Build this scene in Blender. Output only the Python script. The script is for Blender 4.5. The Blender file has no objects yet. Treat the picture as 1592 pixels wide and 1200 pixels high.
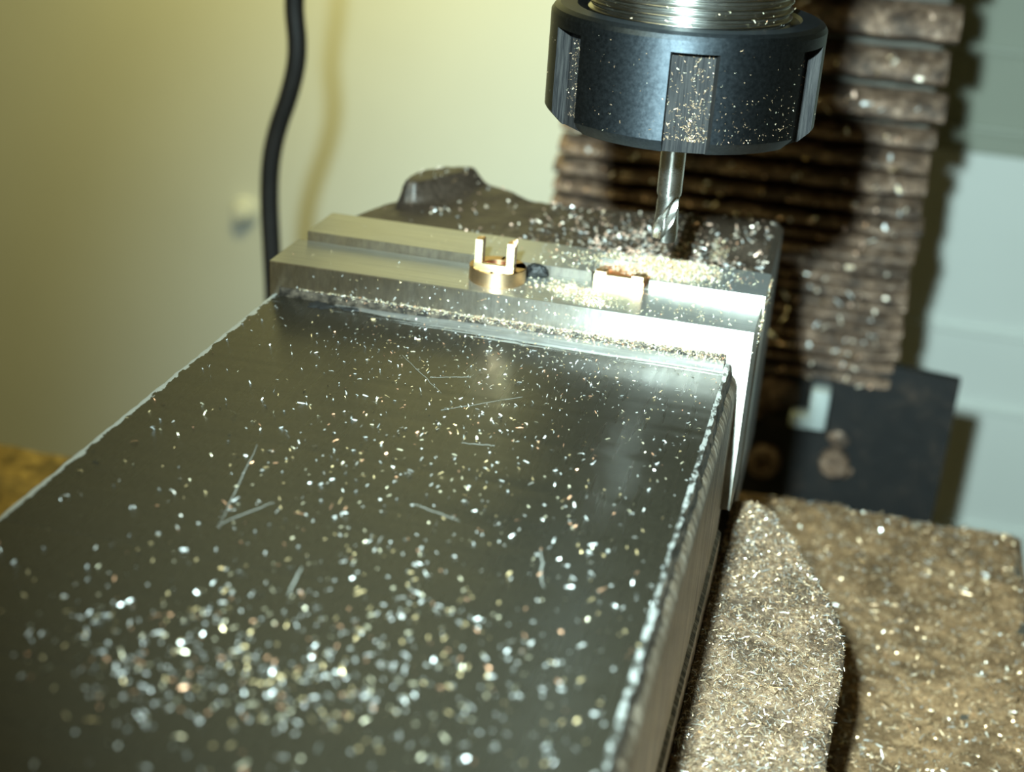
import bpy, bmesh, math, random
from mathutils import Vector, Matrix, noise

random.seed(7)
S = 0.001                      # all coordinates below are millimetres
scn = bpy.context.scene
C = scn.collection
PI = math.pi

# ------------------------------------------------------------------ camera
cam_d = bpy.data.cameras.new('camera')
cam = bpy.data.objects.new('camera', cam_d); C.objects.link(cam)
CAM = Vector((111.743, -261.376, 99.011))
rx = Vector((0.96714254, 0.24614718, 0.0636151))       # columns: world X,Y,Z in image axes (right, down, forward)
M_wc = ((0.96714254, 0.24614718, 0.0636151), (0.15616246, -0.37771068, -0.91265981), (-0.20062053, 0.89260641, -0.40373901))
right = Vector(M_wc[0]); down = Vector(M_wc[1]); fwd = Vector(M_wc[2])
m = Matrix((right, -down, -fwd)).transposed().to_4x4()
m.translation = CAM * S
cam.matrix_world = m
cam_d.sensor_width = 36.0
cam_d.lens = 2234.0 / 1592.0 * 36.0
cam_d.clip_start = 0.005; cam_d.clip_end = 20
cam_d.dof.use_dof = True
cam_d.dof.focus_distance = 0.262
cam_d.dof.aperture_fstop = 14.0
scn.camera = cam

# ------------------------------------------------------------------ light, exposure
scn.view_settings.view_transform = 'Standard'
scn.view_settings.look = 'None'
scn.view_settings.exposure = 0.0
scn.view_settings.gamma = 1.0
scn.view_settings.use_curve_mapping = False
w = bpy.data.worlds.new('world'); scn.world = w; w.use_nodes = True
w.node_tree.nodes['Background'].inputs[0].default_value = (0.62, 0.55, 0.22, 1)
w.node_tree.nodes['Background'].inputs[1].default_value = 0.07

def aim(o, loc, target):
    o.location = Vector(loc) * S
    d = (Vector(target) - Vector(loc)).normalized()
    o.rotation_euler = d.to_track_quat('-Z', 'Y').to_euler()
def lamp(name, kind, loc, target, energy, color, **k):
    l = bpy.data.lights.new(name, kind); l.energy = energy; l.color = color
    for a, b in k.items(): setattr(l, a, b)
    o = bpy.data.objects.new(name, l); C.objects.link(o); aim(o, loc, target); return o
lamp('camera_flash', 'SPOT', (84, -266, 142), (130, 110, -62), 18.0, (0.66, 0.90, 0.92), spot_size=math.radians(70), spot_blend=1.0, shadow_soft_size=0.006)
lamp('workshop_lamp', 'AREA', (-80, 195, 165), (-95, 430, -5), 0.70, (1.0, 0.91, 0.36), shape='DISK', size=0.09)
lamp('room_light', 'AREA', (-260, -500, 900), (40, 60, 0), 2.2, (1.0, 0.90, 0.42), shape='RECTANGLE', size=0.6, size_y=0.3)

# ------------------------------------------------------------------ helpers
def wloc(o):
    v = Vector((0, 0, 0))
    while o is not None:
        v = v + o.location; o = o.parent
    return v / S
def link(name, me, mats, parent=None, org=None):
    ob = bpy.data.objects.new(name, me); C.objects.link(ob)
    for mt in (mats if isinstance(mats, (list, tuple)) else [mats]): me.materials.append(mt)
    if parent is not None:
        ob.parent = parent; o = wloc(parent)
    else:
        o = Vector(org) if org is not None else Vector((0, 0, 0)); ob.location = o * S
    me.transform(Matrix.Translation(-o)); me.transform(Matrix.Scale(S, 4))
    me.update()
    return ob
def pydata(name, vs, fs, mats, parent=None, org=None, smooth=False, mi=None, angle=None):
    me = bpy.data.meshes.new(name); me.from_pydata([tuple(v) for v in vs], [], fs)
    if smooth or angle is not None:
        for p in me.polygons: p.use_smooth = True
    if mi is not None:
        for p, k in zip(me.polygons, mi): p.material_index = k
    me.validate(); me.update()
    if angle is not None: me.set_sharp_from_angle(angle=math.radians(angle))
    return link(name, me, mats, parent, org)
def frombm(name, bm, mats, parent=None, org=None, angle=None):
    bmesh.ops.recalc_face_normals(bm, faces=bm.faces)
    me = bpy.data.meshes.new(name); bm.to_mesh(me); bm.free()
    if angle is not None:
        for p in me.polygons: p.use_smooth = True
        me.set_sharp_from_angle(angle=math.radians(angle))
    return link(name, me, mats, parent, org)
def bx(bm, x0, x1, y0, y1, z0, z1, bev=0.0, seg=2):
    r = bmesh.ops.create_cube(bm, size=1.0)
    for v in r['verts']:
        v.co = Vector((x0 + (v.co.x + .5) * (x1 - x0), y0 + (v.co.y + .5) * (y1 - y0), z0 + (v.co.z + .5) * (z1 - z0)))
    if bev > 0:
        es = list({e for v in r['verts'] for e in v.link_edges})
        bmesh.ops.bevel(bm, geom=es, offset=bev, segments=seg, affect='EDGES', profile=0.5)
def box(name, x0, x1, y0, y1, z0, z1, mat, parent=None, org=None, bev=0.0, angle=40):
    bm = bmesh.new(); bx(bm, x0, x1, y0, y1, z0, z1, bev); return frombm(name, bm, mat, parent, org, angle)
def prism(bm, pts, z0, z1, bev=0.0):
    lo = [bm.verts.new((p[0], p[1], z0)) for p in pts]; hi = [bm.verts.new((p[0], p[1], z1)) for p in pts]
    n = len(pts)
    bm.faces.new(lo[::-1]); top = bm.faces.new(hi)
    for i in range(n): bm.faces.new((lo[i], lo[(i + 1) % n], hi[(i + 1) % n], hi[i]))
    if bev > 0:
        bmesh.ops.bevel(bm, geom=list(top.edges), offset=bev, segments=2, affect='EDGES', profile=0.5)
def lathe(name, prof, cx, cy, mat, parent=None, org=None, n=96, angle=30, cap=True):
    vs = []; fs = []
    for r, z in prof:
        for k in range(n):
            a = 2 * PI * k / n; vs.append((cx + r * math.cos(a), cy + r * math.sin(a), z))
    for i in range(len(prof) - 1):
        for k in range(n):
            fs.append((i * n + k, i * n + (k + 1) % n, (i + 1) * n + (k + 1) % n, (i + 1) * n + k))
    if cap:
        fs.append(tuple(range(n))[::-1]); fs.append(tuple(range((len(prof) - 1) * n, len(prof) * n)))
    bm = bmesh.new(); me = bpy.data.meshes.new(name); me.from_pydata(vs, [], fs); bm.from_mesh(me); bpy.data.meshes.remove(me)
    return frombm(name, bm, mat, parent, org, angle)
def tube(name, pts, r, mat, parent=None, org=None, n=14, sub=8):
    P = []
    pts = [Vector(p) for p in pts]
    q = [pts[0] * 2 - pts[1]] + pts + [pts[-1] * 2 - pts[-2]]
    for i in range(1, len(q) - 2):
        for k in range(sub):
            t = k / sub; a, b, c, d = q[i - 1], q[i], q[i + 1], q[i + 2]
            P.append(0.5 * ((2 * b) + (c - a) * t + (2 * a - 5 * b + 4 * c - d) * t * t + (-a + 3 * b - 3 * c + d) * t ** 3))
    P.append(pts[-1])
    vs = []; fs = []
    for i, p in enumerate(P):
        d = (P[min(i + 1, len(P) - 1)] - P[max(i - 1, 0)]).normalized()
        u = d.cross(Vector((0.1, 1, 0.05))).normalized(); v = d.cross(u)
        for k in range(n):
            a = 2 * PI * k / n; vs.append(p + (u * math.cos(a) + v * math.sin(a)) * r)
    for i in range(len(P) - 1):
        for k in range(n): fs.append((i * n + k, i * n + (k + 1) % n, (i + 1) * n + (k + 1) % n, (i + 1) * n + k))
    fs.append(tuple(range(n))[::-1]); fs.append(tuple(range((len(P) - 1) * n, len(P) * n)))
    return pydata(name, vs, fs, mat, parent, org, angle=50)
def thing(name, label, cat, org=(0, 0, 0), group=None):
    o = bpy.data.objects.new(name, None); C.objects.link(o); o.location = Vector(org) * S
    o.empty_display_size = 0.01
    o['label'] = label; o['category'] = cat
    if group: o['group'] = group
    return o
def tag(o, label, cat, group=None, kind=None):
    o['label'] = label; o['category'] = cat
    if group: o['group'] = group
    if kind: o['kind'] = kind
    return o

# ------------------------------------------------------------------ materials
class N:
    def __init__(s, name):
        s.m = bpy.data.materials.new(name); s.m.use_nodes = True; s.t = s.m.node_tree
        s.b = s.t.nodes['Principled BSDF']; s.o = s.t.nodes['Material Output']
    def n(s, typ, **k):
        nd = s.t.nodes.new(typ)
        for a, b in k.items(): setattr(nd, a, b)
        return nd
    def l(s, a, b): s.t.links.new(a, b)
    def coord(s, scale=(1, 1, 1)):
        tc = s.n('ShaderNodeTexCoord'); mp = s.n('ShaderNodeMapping')
        mp.inputs['Scale'].default_value = [v * 1000.0 for v in scale]     # object coordinates in millimetres
        s.l(tc.outputs['Object'], mp.inputs['Vector']); return mp.outputs[0]
    def noise(s, vec, scale=1.0, detail=3, rough=0.6):
        nd = s.n('ShaderNodeTexNoise'); nd.inputs['Scale'].default_value = scale
        nd.inputs['Detail'].default_value = detail; nd.inputs['Roughness'].default_value = rough
        s.l(vec, nd.inputs['Vector']); return nd.outputs['Fac']
    def ramp(s, fac, stops):
        nd = s.n('ShaderNodeValToRGB'); cr = nd.color_ramp
        while len(cr.elements) < len(stops): cr.elements.new(0.5)
        for e, (p, c) in zip(cr.elements, stops):
            e.position = p; e.color = (c, c, c, 1) if isinstance(c, (int, float)) else (*c, 1)
        s.l(fac, nd.inputs[0]); return nd.outputs[0]
    def math(s, op, a, b=None, c=None):
        nd = s.n('ShaderNodeMath', operation=op)
        for i, v in enumerate((a, b, c)):
            if v is None: continue
            if isinstance(v, (int, float)): nd.inputs[i].default_value = v
            else: s.l(v, nd.inputs[i])
        return nd.outputs[0]
    def mix(s, f, a, b):
        nd = s.n('ShaderNodeMix', data_type='RGBA')
        for i, v in ((0, f), (6, a), (7, b)):
            if isinstance(v, (int, float)): nd.inputs[i].default_value = v
            elif isinstance(v, tuple): nd.inputs[i].default_value = (*v, 1)
            else: s.l(v, nd.inputs[i])
        return nd.outputs[2]
    def set(s, **k):
        for a, v in k.items():
            i = s.b.inputs[a.replace('_', ' ')]
            if isinstance(v, (int, float)): i.default_value = v
            elif isinstance(v, tuple): i.default_value = (*v, 1) if len(v) == 3 and i.type == 'RGBA' else v
            else: s.l(v, i)
        return s
    def bump(s, h, strength=0.3, dist=0.1):
        nd = s.n('ShaderNodeBump'); nd.inputs['Strength'].default_value = strength; nd.inputs['Distance'].default_value = dist * S
        s.l(h, nd.inputs['Height']); s.l(nd.outputs[0], s.b.inputs['Normal']); return s
    def tangent(s, v):
        nd = s.n('ShaderNodeCombineXYZ')
        for i in range(3): nd.inputs[i].default_value = v[i]
        s.l(nd.outputs[0], s.b.inputs['Tangent'])
    def sep(s):
        tc = s.n('ShaderNodeTexCoord'); sx = s.n('ShaderNodeSeparateXYZ'); vm = s.n('ShaderNodeVectorMath', operation='SCALE')
        vm.inputs['Scale'].default_value = 1000.0
        s.l(tc.outputs['Object'], vm.inputs[0]); s.l(vm.outputs[0], sx.inputs[0]); return sx.outputs

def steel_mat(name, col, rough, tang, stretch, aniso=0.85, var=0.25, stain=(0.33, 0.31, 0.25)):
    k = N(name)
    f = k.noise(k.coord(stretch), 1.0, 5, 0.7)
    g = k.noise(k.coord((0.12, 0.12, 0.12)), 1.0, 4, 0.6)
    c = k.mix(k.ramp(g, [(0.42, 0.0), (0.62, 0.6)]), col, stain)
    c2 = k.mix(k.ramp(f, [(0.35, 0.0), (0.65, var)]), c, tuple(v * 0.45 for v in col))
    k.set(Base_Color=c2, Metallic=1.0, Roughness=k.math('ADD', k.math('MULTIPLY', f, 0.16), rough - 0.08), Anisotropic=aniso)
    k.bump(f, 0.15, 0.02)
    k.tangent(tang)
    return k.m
M = {}
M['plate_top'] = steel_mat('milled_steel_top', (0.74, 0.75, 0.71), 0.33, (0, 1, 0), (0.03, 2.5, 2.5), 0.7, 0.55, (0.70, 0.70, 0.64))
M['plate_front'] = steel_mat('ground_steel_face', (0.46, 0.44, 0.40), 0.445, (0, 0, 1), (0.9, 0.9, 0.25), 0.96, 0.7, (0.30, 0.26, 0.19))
M['scraped'] = steel_mat('scraped_bright_steel', (0.70, 0.71, 0.70), 0.47, (0, 1, 0), (0.05, 2.6, 2.6), 0.6, 1.0)
M['steel'] = steel_mat('plain_steel', (0.55, 0.55, 0.53), 0.30, (0, 1, 0), (0.4, 0.4, 0.4), 0.0, 0.3)
M['mill'] = steel_mat('end_mill_steel', (0.85, 0.83, 0.78), 0.28, (0, 0, 1), (0.6, 0.6, 0.6), 0.0, 0.2)
M['thread'] = steel_mat('turned_steel', (0.66, 0.66, 0.63), 0.24, (0, 0, 1), (0.2, 0.2, 2.0), 0.5, 0.3)

def black_oxide():
    k = N('black_oxide_steel')
    f = k.noise(k.coord((1.4, 1.4, 1.4)), 1.0, 6, 0.75)
    k.set(Base_Color=k.ramp(f, [(0.3, (0.045, 0.055, 0.065)), (0.7, (0.095, 0.11, 0.125))]), Metallic=1.0, Anisotropic=0.5,
          Roughness=k.math('ADD', k.math('MULTIPLY', f, 0.16), 0.36))
    k.tangent((0, 0, 1))
    k.bump(f, 0.25, 0.02)
    return k.m
M['oxide'] = black_oxide()
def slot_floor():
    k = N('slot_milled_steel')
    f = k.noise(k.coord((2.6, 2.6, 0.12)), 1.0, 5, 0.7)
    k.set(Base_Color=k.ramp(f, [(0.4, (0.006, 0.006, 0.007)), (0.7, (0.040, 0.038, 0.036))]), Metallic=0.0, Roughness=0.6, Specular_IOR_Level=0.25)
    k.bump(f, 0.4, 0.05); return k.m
M['slot'] = slot_floor()

def block_top():
    k = N('blackened_jaw_top')
    x, y, z = k.sep()
    f = k.noise(k.coord((0.35, 0.02, 0.3)), 1.0, 4, 0.6)
    fine = k.noise(k.coord((1.5, 1.5, 1.5)), 1.0, 5, 0.7)
    base = k.ramp(fine, [(0.3, (0.014, 0.012, 0.008)), (0.75, (0.034, 0.029, 0.019))])
    # bare scraped metal behind the jaw plate (wears away toward the left)
    st = k.noise(k.coord((0.05, 1.6, 1.0)), 1.0, 5, 0.75)
    band = k.math('SUBTRACT', 1.0, k.math('DIVIDE', k.math('ABSOLUTE', k.math('ADD', y, 4.2)), 3.6))
    xf = k.n('ShaderNodeMapRange'); k.l(x, xf.inputs[0])
    xf.inputs[1].default_value = 14; xf.inputs[2].default_value = 58; xf.inputs[3].default_value = -0.85; xf.inputs[4].default_value = 0.12
    m1 = k.math('ADD', k.math('ADD', band, xf.outputs[0]), k.math('MULTIPLY', k.math('SUBTRACT', st, 0.5), 5.0))
    m1 = k.ramp(m1, [(0.55, 0.0), (0.70, 1.0)])
    m1 = k.math('MULTIPLY', m1, k.math('GREATER_THAN', band, 0.0))
    # chipped paint along the right and left edges
    en = k.noise(k.coord((0.5, 0.22, 0.5)), 1.0, 4, 0.6)
    lim = k.math('ADD', k.math('MULTIPLY', en, -4.0), 97.8)
    e1 = k.math('GREATER_THAN', x, lim)
    lim2 = k.math('ADD', k.math('MULTIPLY', en, 3.6), 0.1)
    e2 = k.math('LESS_THAN', x, lim2)
    mm = k.math('MAXIMUM', m1, k.math('MAXIMUM', e1, e2))
    scuff = k.noise(k.coord((0.8, 0.05, 0.5)), 1.0, 2, 0.5)
    k.set(Base_Color=k.mix(mm, base, (0.62, 0.64, 0.62)), Metallic=k.math('ADD', 0.15, k.math('MULTIPLY', mm, 0.5)), Specular_IOR_Level=0.62,
          Roughness=k.math('ADD', k.math('ADD', k.math('MULTIPLY', scuff, 0.08), 0.24), k.math('MULTIPLY', mm, 0.12)))
    k.bump(k.math('ADD', k.math('MULTIPLY', fine, 0.3), k.math('MULTIPLY', mm, -0.8)), 0.25, 0.08)
    return k.m
M['block_top'] = block_top()
def block_side():
    k = N('brown_ground_jaw_side')
    f = k.noise(k.coord((0.25, 0.9, 0.05)), 1.0, 5, 0.75)
    p = k.noise(k.coord((1.2, 1.2, 1.2)), 1.0, 3, 0.6)
    c = k.ramp(f, [(0.38, (0.07, 0.048, 0.03)), (0.52, (0.26, 0.19, 0.125)), (0.66, (0.66, 0.57, 0.46))])
    c = k.mix(k.ramp(p, [(0.28, 1.0), (0.36, 0.0)]), c, (0.03, 0.025, 0.02))
    k.set(Base_Color=c, Metallic=0.5, Roughness=0.42); k.bump(f, 0.3, 0.06); return k.m
M['block_side'] = block_side()
def bare_edge():
    k = N('chipped_bare_edge')
    f = k.noise(k.coord((0.5, 0.3, 0.5)), 1.0, 5, 0.7)
    k.set(Base_Color=k.ramp(f, [(0.45, (0.05, 0.045, 0.035)), (0.54, (0.50, 0.50, 0.47))]), Metallic=0.4, Roughness=0.42)
    k.bump(f, 0.5, 0.15); return k.m
M['edge'] = bare_edge()
def dark_bevel():
    k = N('dark_oily_bevel')
    f = k.noise(k.coord((0.6, 0.2, 0.6)), 1.0, 4, 0.6)
    k.set(Base_Color=k.ramp(f, [(0.4, (0.02, 0.016, 0.012)), (0.72, (0.14, 0.11, 0.08))]), Metallic=0.3, Roughness=0.5); return k.m
M['bevel'] = dark_bevel()
def casting():
    k = N('oily_black_casting')
    f = k.noise(k.coord((0.18, 0.18, 0.18)), 1.0, 5, 0.65)
    g = k.noise(k.coord((1.2, 1.2, 1.2)), 1.0, 3, 0.6)
    k.set(Base_Color=k.ramp(g, [(0.3, (0.030, 0.022, 0.015)), (0.75, (0.085, 0.060, 0.042))]), Metallic=0.2,
          Roughness=k.math('ADD', k.math('MULTIPLY', g, 0.3), 0.30), Specular_IOR_Level=0.55)
    k.bump(k.math('ADD', f, k.math('MULTIPLY', g, 0.25)), 0.5, 0.5); return k.m
M['casting'] = casting()
def brass(name, col, rough, tang=(0, 0, 1), an=0.6):
    k = N(name); f = k.noise(k.coord((0.6, 0.6, 3.0)), 1.0, 4, 0.6)
    k.set(Base_Color=k.mix(k.ramp(f, [(0.3, 0.0), (0.75, 0.5)]), col, tuple(v * 0.62 for v in col)), Metallic=1.0, Roughness=k.math('ADD', k.math('MULTIPLY', f, 0.12), rough), Anisotropic=an)
    k.tangent(tang); return k.m
M['brass'] = brass('machined_brass', (1.0, 0.70, 0.42), 0.36)
M['brass_face'] = brass('milled_brass_face', (0.98, 0.80, 0.48), 0.42, (0, 0, 1), 0.3)
M['copper'] = brass('copper_toned_bore', (0.93, 0.50, 0.28), 0.32)
def chip_mat(name, stops, rough=0.3, metal=0.9):
    k = N(name); g = k.n('ShaderNodeNewGeometry')
    nd = k.n('ShaderNodeValToRGB'); cr = nd.color_ramp; cr.interpolation = 'CONSTANT'
    while len(cr.elements) < len(stops): cr.elements.new(0.5)
    for e, (p, c) in zip(cr.elements, stops): e.position = p; e.color = (*c, 1)
    k.l(g.outputs['Random Per Island'], nd.inputs[0])
    k.set(Base_Color=nd.outputs[0], Metallic=metal, Roughness=rough); return k.m
SIL = (0.90, 0.90, 0.87); BRS = (0.95, 0.72, 0.38); COP = (0.92, 0.50, 0.30); PALE = (0.95, 0.86, 0.62); DRK = (0.20, 0.13, 0.07)
M['chips_mixed'] = chip_mat('swarf_silver_and_brass', [(0, SIL), (0.50, PALE), (0.68, BRS), (0.86, COP), (0.95, SIL)], 0.42, 0.6)
M['chips_gold'] = chip_mat('swarf_brass', [(0, PALE), (0.40, (1.0, 0.80, 0.5)), (0.72, SIL), (0.88, COP)], 0.42, 0.45)
M['chips_nut'] = chip_mat('swarf_fine_specks', [(0, (0.50, 0.34, 0.2)), (0.45, (0.9, 0.62, 0.40)), (0.7, PALE), (0.85, DRK)], 0.5, 0.6)
M['chips_pink'] = chip_mat('swarf_copper', [(0, (1.0, 0.86, 0.7)), (0.35, (0.98, 0.66, 0.5)), (0.62, SIL), (0.86, DRK)], 0.4, 0.5)
M['chips_heap'] = chip_mat('swarf_heaped_brass', [(0, (0.88, 0.66, 0.42)), (0.30, (0.60, 0.40, 0.24)), (0.56, (0.92, 0.84, 0.70)), (0.68, DRK), (0.90, SIL)], 0.36, 0.7)
def dust(name, c0, c1, c2, sc=1.0):
    k = N(name)
    f = k.noise(k.coord((sc, sc, sc)), 1.3, 6, 0.8); g = k.noise(k.coord((0.09, 0.09, 0.09)), 1.0, 4, 0.6)
    c = k.ramp(f, [(0.32, c0), (0.52, c1), (0.72, c2)])
    c = k.mix(k.ramp(g, [(0.42, 0.0), (0.62, 0.75)]), c, c0)
    k.set(Base_Color=c, Metallic=0.15, Roughness=0.6); k.bump(f, 0.8, 0.5); return k.m
M['dust'] = dust('brass_swarf_layer', (0.05, 0.032, 0.020), (0.33, 0.215, 0.13), (0.80, 0.62, 0.42), 0.9)
M['dust_far'] = dust('brown_swarf_layer', (0.11, 0.065, 0.03), (0.34, 0.205, 0.10), (0.60, 0.42, 0.24), 0.45)
M['bellows'] = dust('dusty_rubber', (0.018, 0.013, 0.010), (0.22, 0.135, 0.085), (0.60, 0.44, 0.33), 0.22)
M['gold_tray'] = dust('golden_swarf_layer', (0.10, 0.07, 0.02), (0.45, 0.30, 0.08), (0.75, 0.55, 0.18), 0.2)
def plain(name, col, rough, metal=0.0, spec=0.5, nz=None, amt=0.3):
    k = N(name)
    if nz:
        f = k.noise(k.coord((nz, nz, nz)), 1.0, 4, 0.6)
        k.set(Base_Color=k.mix(k.ramp(f, [(0.35, 0.0), (0.7, amt)]), col, tuple(v * 0.4 for v in col))); k.bump(f, 0.2, 0.1)
    else: k.set(Base_Color=col)
    k.set(Roughness=rough, Metallic=metal, Specular_IOR_Level=spec); return k.m
M['wall'] = plain('cream_painted_sheet', (0.78, 0.80, 0.74), 0.55, nz=0.01, amt=0.08)
M['wall_grey'] = plain('upper_wall_grey', (0.38, 0.40, 0.32), 0.55, nz=0.01, amt=0.1)
M['rubber'] = plain('black_cable_rubber', (0.020, 0.017, 0.015), 0.5, nz=0.12, amt=0.6)
M['scratch'] = plain('bare_scratch', (0.34, 0.34, 0.31), 0.5, 0.3)
M['bracket'] = dust('black_bracket_paint', (0.008, 0.008, 0.008), (0.012, 0.011, 0.010), (0.06, 0.04, 0.028), 0.10)
M['column'] = plain('column_paint', (0.10, 0.09, 0.07), 0.6, nz=0.05)
M['grease'] = plain('black_grease', (0.008, 0.008, 0.008), 0.6, nz=0.8)
M['tab'] = plain('pale_plastic', (0.42, 0.46, 0.44), 0.5, nz=0.1)
M['head'] = plain('spindle_head_paint', (0.35, 0.36, 0.33), 0.5, nz=0.02)
M['collet'] = M['steel']

# ------------------------------------------------------------------ swarf scatter (one uncountable mass = one mesh)
def flake(vs, fs, p, nrm, L, W, curl, tilt):
    n = nrm.normalized()
    a = n.cross(Vector((random.gauss(0, 1), random.gauss(0, 1), random.gauss(0, 1)))).normalized()
    n2 = (n + Vector((random.gauss(0, tilt), random.gauss(0, tilt), random.gauss(0, tilt)))).normalized()
    u = (a - n2 * a.dot(n2)).normalized(); v = n2.cross(u)
    seg = 3; b = len(vs); p = p + n * (0.05 + W * 0.3)
    for i in range(seg + 1):
        t = i / seg - 0.5
        c = p + u * (L * t) + n2 * (curl * L * (0.25 - t * t)) + v * (curl * L * 0.5 * math.sin(3 * t))
        wv = v * (W * 0.5 * (1 - 0.5 * abs(t)))
        vs.append(c - wv); vs.append(c + wv)
    for i in range(seg): fs.append((b + 2 * i, b + 2 * i + 1, b + 2 * i + 3, b + 2 * i + 2))
def scatter(name, n, fn, L, W, mat, parent=None, org=None, tilt=0.35, curl=(0, 0.9)):
    vs = []; fs = []; k = 0; tries = 0
    while k < n and tries < n * 30:
        tries += 1
        r = fn()
        if r is None: continue
        p, nr = r[0], r[1]; sc = r[2] if len(r) > 2 else 1.0
        l = random.uniform(*L) * (0.6 + random.random() ** 3 * 1.2) * sc
        flake(vs, fs, Vector(p), Vector(nr), l, random.uniform(*W) * sc, random.uniform(*curl), tilt); k += 1
    o = pydata(name, vs, fs, mat, parent, org); o['kind'] = 'stuff'; return o
UP = Vector((0, 0, 1))

# ------------------------------------------------------------------ the setting
w0 = box('wall_back', -900, 700, 430, 436, -520, 620, M['wall'], org=(0, 430, -520)); w0['kind'] = 'structure'
WALLZ = lambda z: z
for i, (z0, z1) in enumerate([(-146.5, -143.5), (-186, -183.5), (-251, -249)]):
    t_ = box('trim_%d' % (i + 1), 60, 700, 426.5, 430, z0, z1, M['wall'], org=(380, 430, z0), bev=0.8); t_['kind'] = 'structure'
t_ = box('trim_4', 90, 700, 427, 430, -58, 300, M['wall_grey'], org=(380, 430, -58), bev=1.0); t_['kind'] = 'structure'  # thin slab, darker grey than the wall below it
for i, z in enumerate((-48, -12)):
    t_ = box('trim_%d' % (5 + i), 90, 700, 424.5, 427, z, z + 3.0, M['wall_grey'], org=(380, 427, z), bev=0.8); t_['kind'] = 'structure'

# small round plug on the wall
kn = thing('wall_plug', 'small pale round plug on the wall left of the black cable', 'plug', (-197, 430, -136))
def ydisc(name, cx, cz, prof, mat, parent, n=40):
    vs = []; fs = []
    for r, y in prof:
        for k in range(n): a = 2 * PI * k / n; vs.append((cx + r * math.cos(a), y, cz + r * math.sin(a)))
    for i in range(len(prof) - 1):
        for k in range(n): fs.append((i * n + k, i * n + (k + 1) % n, (i + 1) * n + (k + 1) % n, (i + 1) * n + k))
    fs.append(tuple(range((len(prof) - 1) * n, len(prof) * n)))
    bm = bmesh.new(); me = bpy.data.meshes.new(name); me.from_pydata(vs, [], fs); bm.from_mesh(me); bpy.data.meshes.remove(me)
    return frombm(name, bm, mat, parent, angle=35)
ydisc('plug_rim', -197, -136, [(7.5, 430), (7.5, 427.5), (6.5, 426.5), (5, 426.3)], M['wall'], kn)
ydisc('plug_cap', -197, -136, [(5, 427), (5, 422), (4, 420.2), (2, 419.6)], M['wall'], kn)

# ------------------------------------------------------------------ table, tray
tb = thing('machine_table', 'broad machine table buried under brown brass swarf behind the vise', 'table', (70, -40, -96))
def grid(name, xs, ys, zf, mat, parent=None, org=None, skirt=None, smooth=True):
    vs = []; fs = []; nx, ny = len(xs), len(ys)
    for j, y in enumerate(ys):
        for i, x in enumerate(xs):
            r = zf(x, y); vs.append(r if isinstance(r, tuple) else (x, y, r))
    for j in range(ny - 1):
        for i in range(nx - 1): a = j * nx + i; fs.append((a, a + 1, a + nx + 1, a + nx))
    if skirt is not None:
        loop = [i for i in range(nx)] + [j * nx + nx - 1 for j in range(1, ny)] + [(ny - 1) * nx + i for i in range(nx - 2, -1, -1)] + [j * nx for j in range(ny - 2, 0, -1)]
        b = len(vs)
        for q in loop: vs.append((vs[q][0], vs[q][1], skirt))
        n = len(loop)
        for q in range(n): fs.append((loop[q], b + q, b + (q + 1) % n, loop[(q + 1) % n]))
        fs.append(tuple(range(b, b + n))[::-1])
    bm = bmesh.new(); me = bpy.data.meshes.new(name); me.from_pydata(vs, [], fs); bm.from_mesh(me); bpy.data.meshes.remove(me)
    return frombm(name, bm, mat, parent, org, 60)
def lin(a, b, n): return [a + (b - a) * i / (n - 1) for i in range(n)]
def fbm(x, y, s, o=0.0): return noise.noise(Vector((x * s, y * s, o)))
box('table_top', -12, 174, -230, 114, -118, -91.6, M['column'], tb, bev=1.5)
def tz(x, y):
    e = min((174.5 - x) / 5.0, (114.5 - y) / 5.0, 1.0)
    return -90.5 + 1.1 * fbm(x, y, 0.07) + 0.8 * fbm(x, y, 0.22, 3) + 0.35 * fbm(x, y, 0.8, 9) - 2.2 * (1 - max(e, 0)) ** 2
sw = grid('swarf_layer', lin(-12, 175, 190), lin(-200, 115, 250), tz, M['dust_far'], tb, skirt=-93)
sw['kind'] = 'stuff'
tr = thing('chip_tray', 'low metal chip tray holding golden swarf at the far left', 'tray', (-120, 0, -135))
box('tray_floor', -420, -14, -230, 122, -135, -127, M['column'], tr, bev=1)
o = grid('golden_swarf', lin(-418, -16, 90), lin(-228, 120, 80), lambda x, y: -125 + 3.0 * fbm(x, y, 0.05, 5) + 1.5 * fbm(x, y, 0.2, 5), M['gold_tray'], tr, skirt=-127.5)
o['kind'] = 'stuff'

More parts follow.
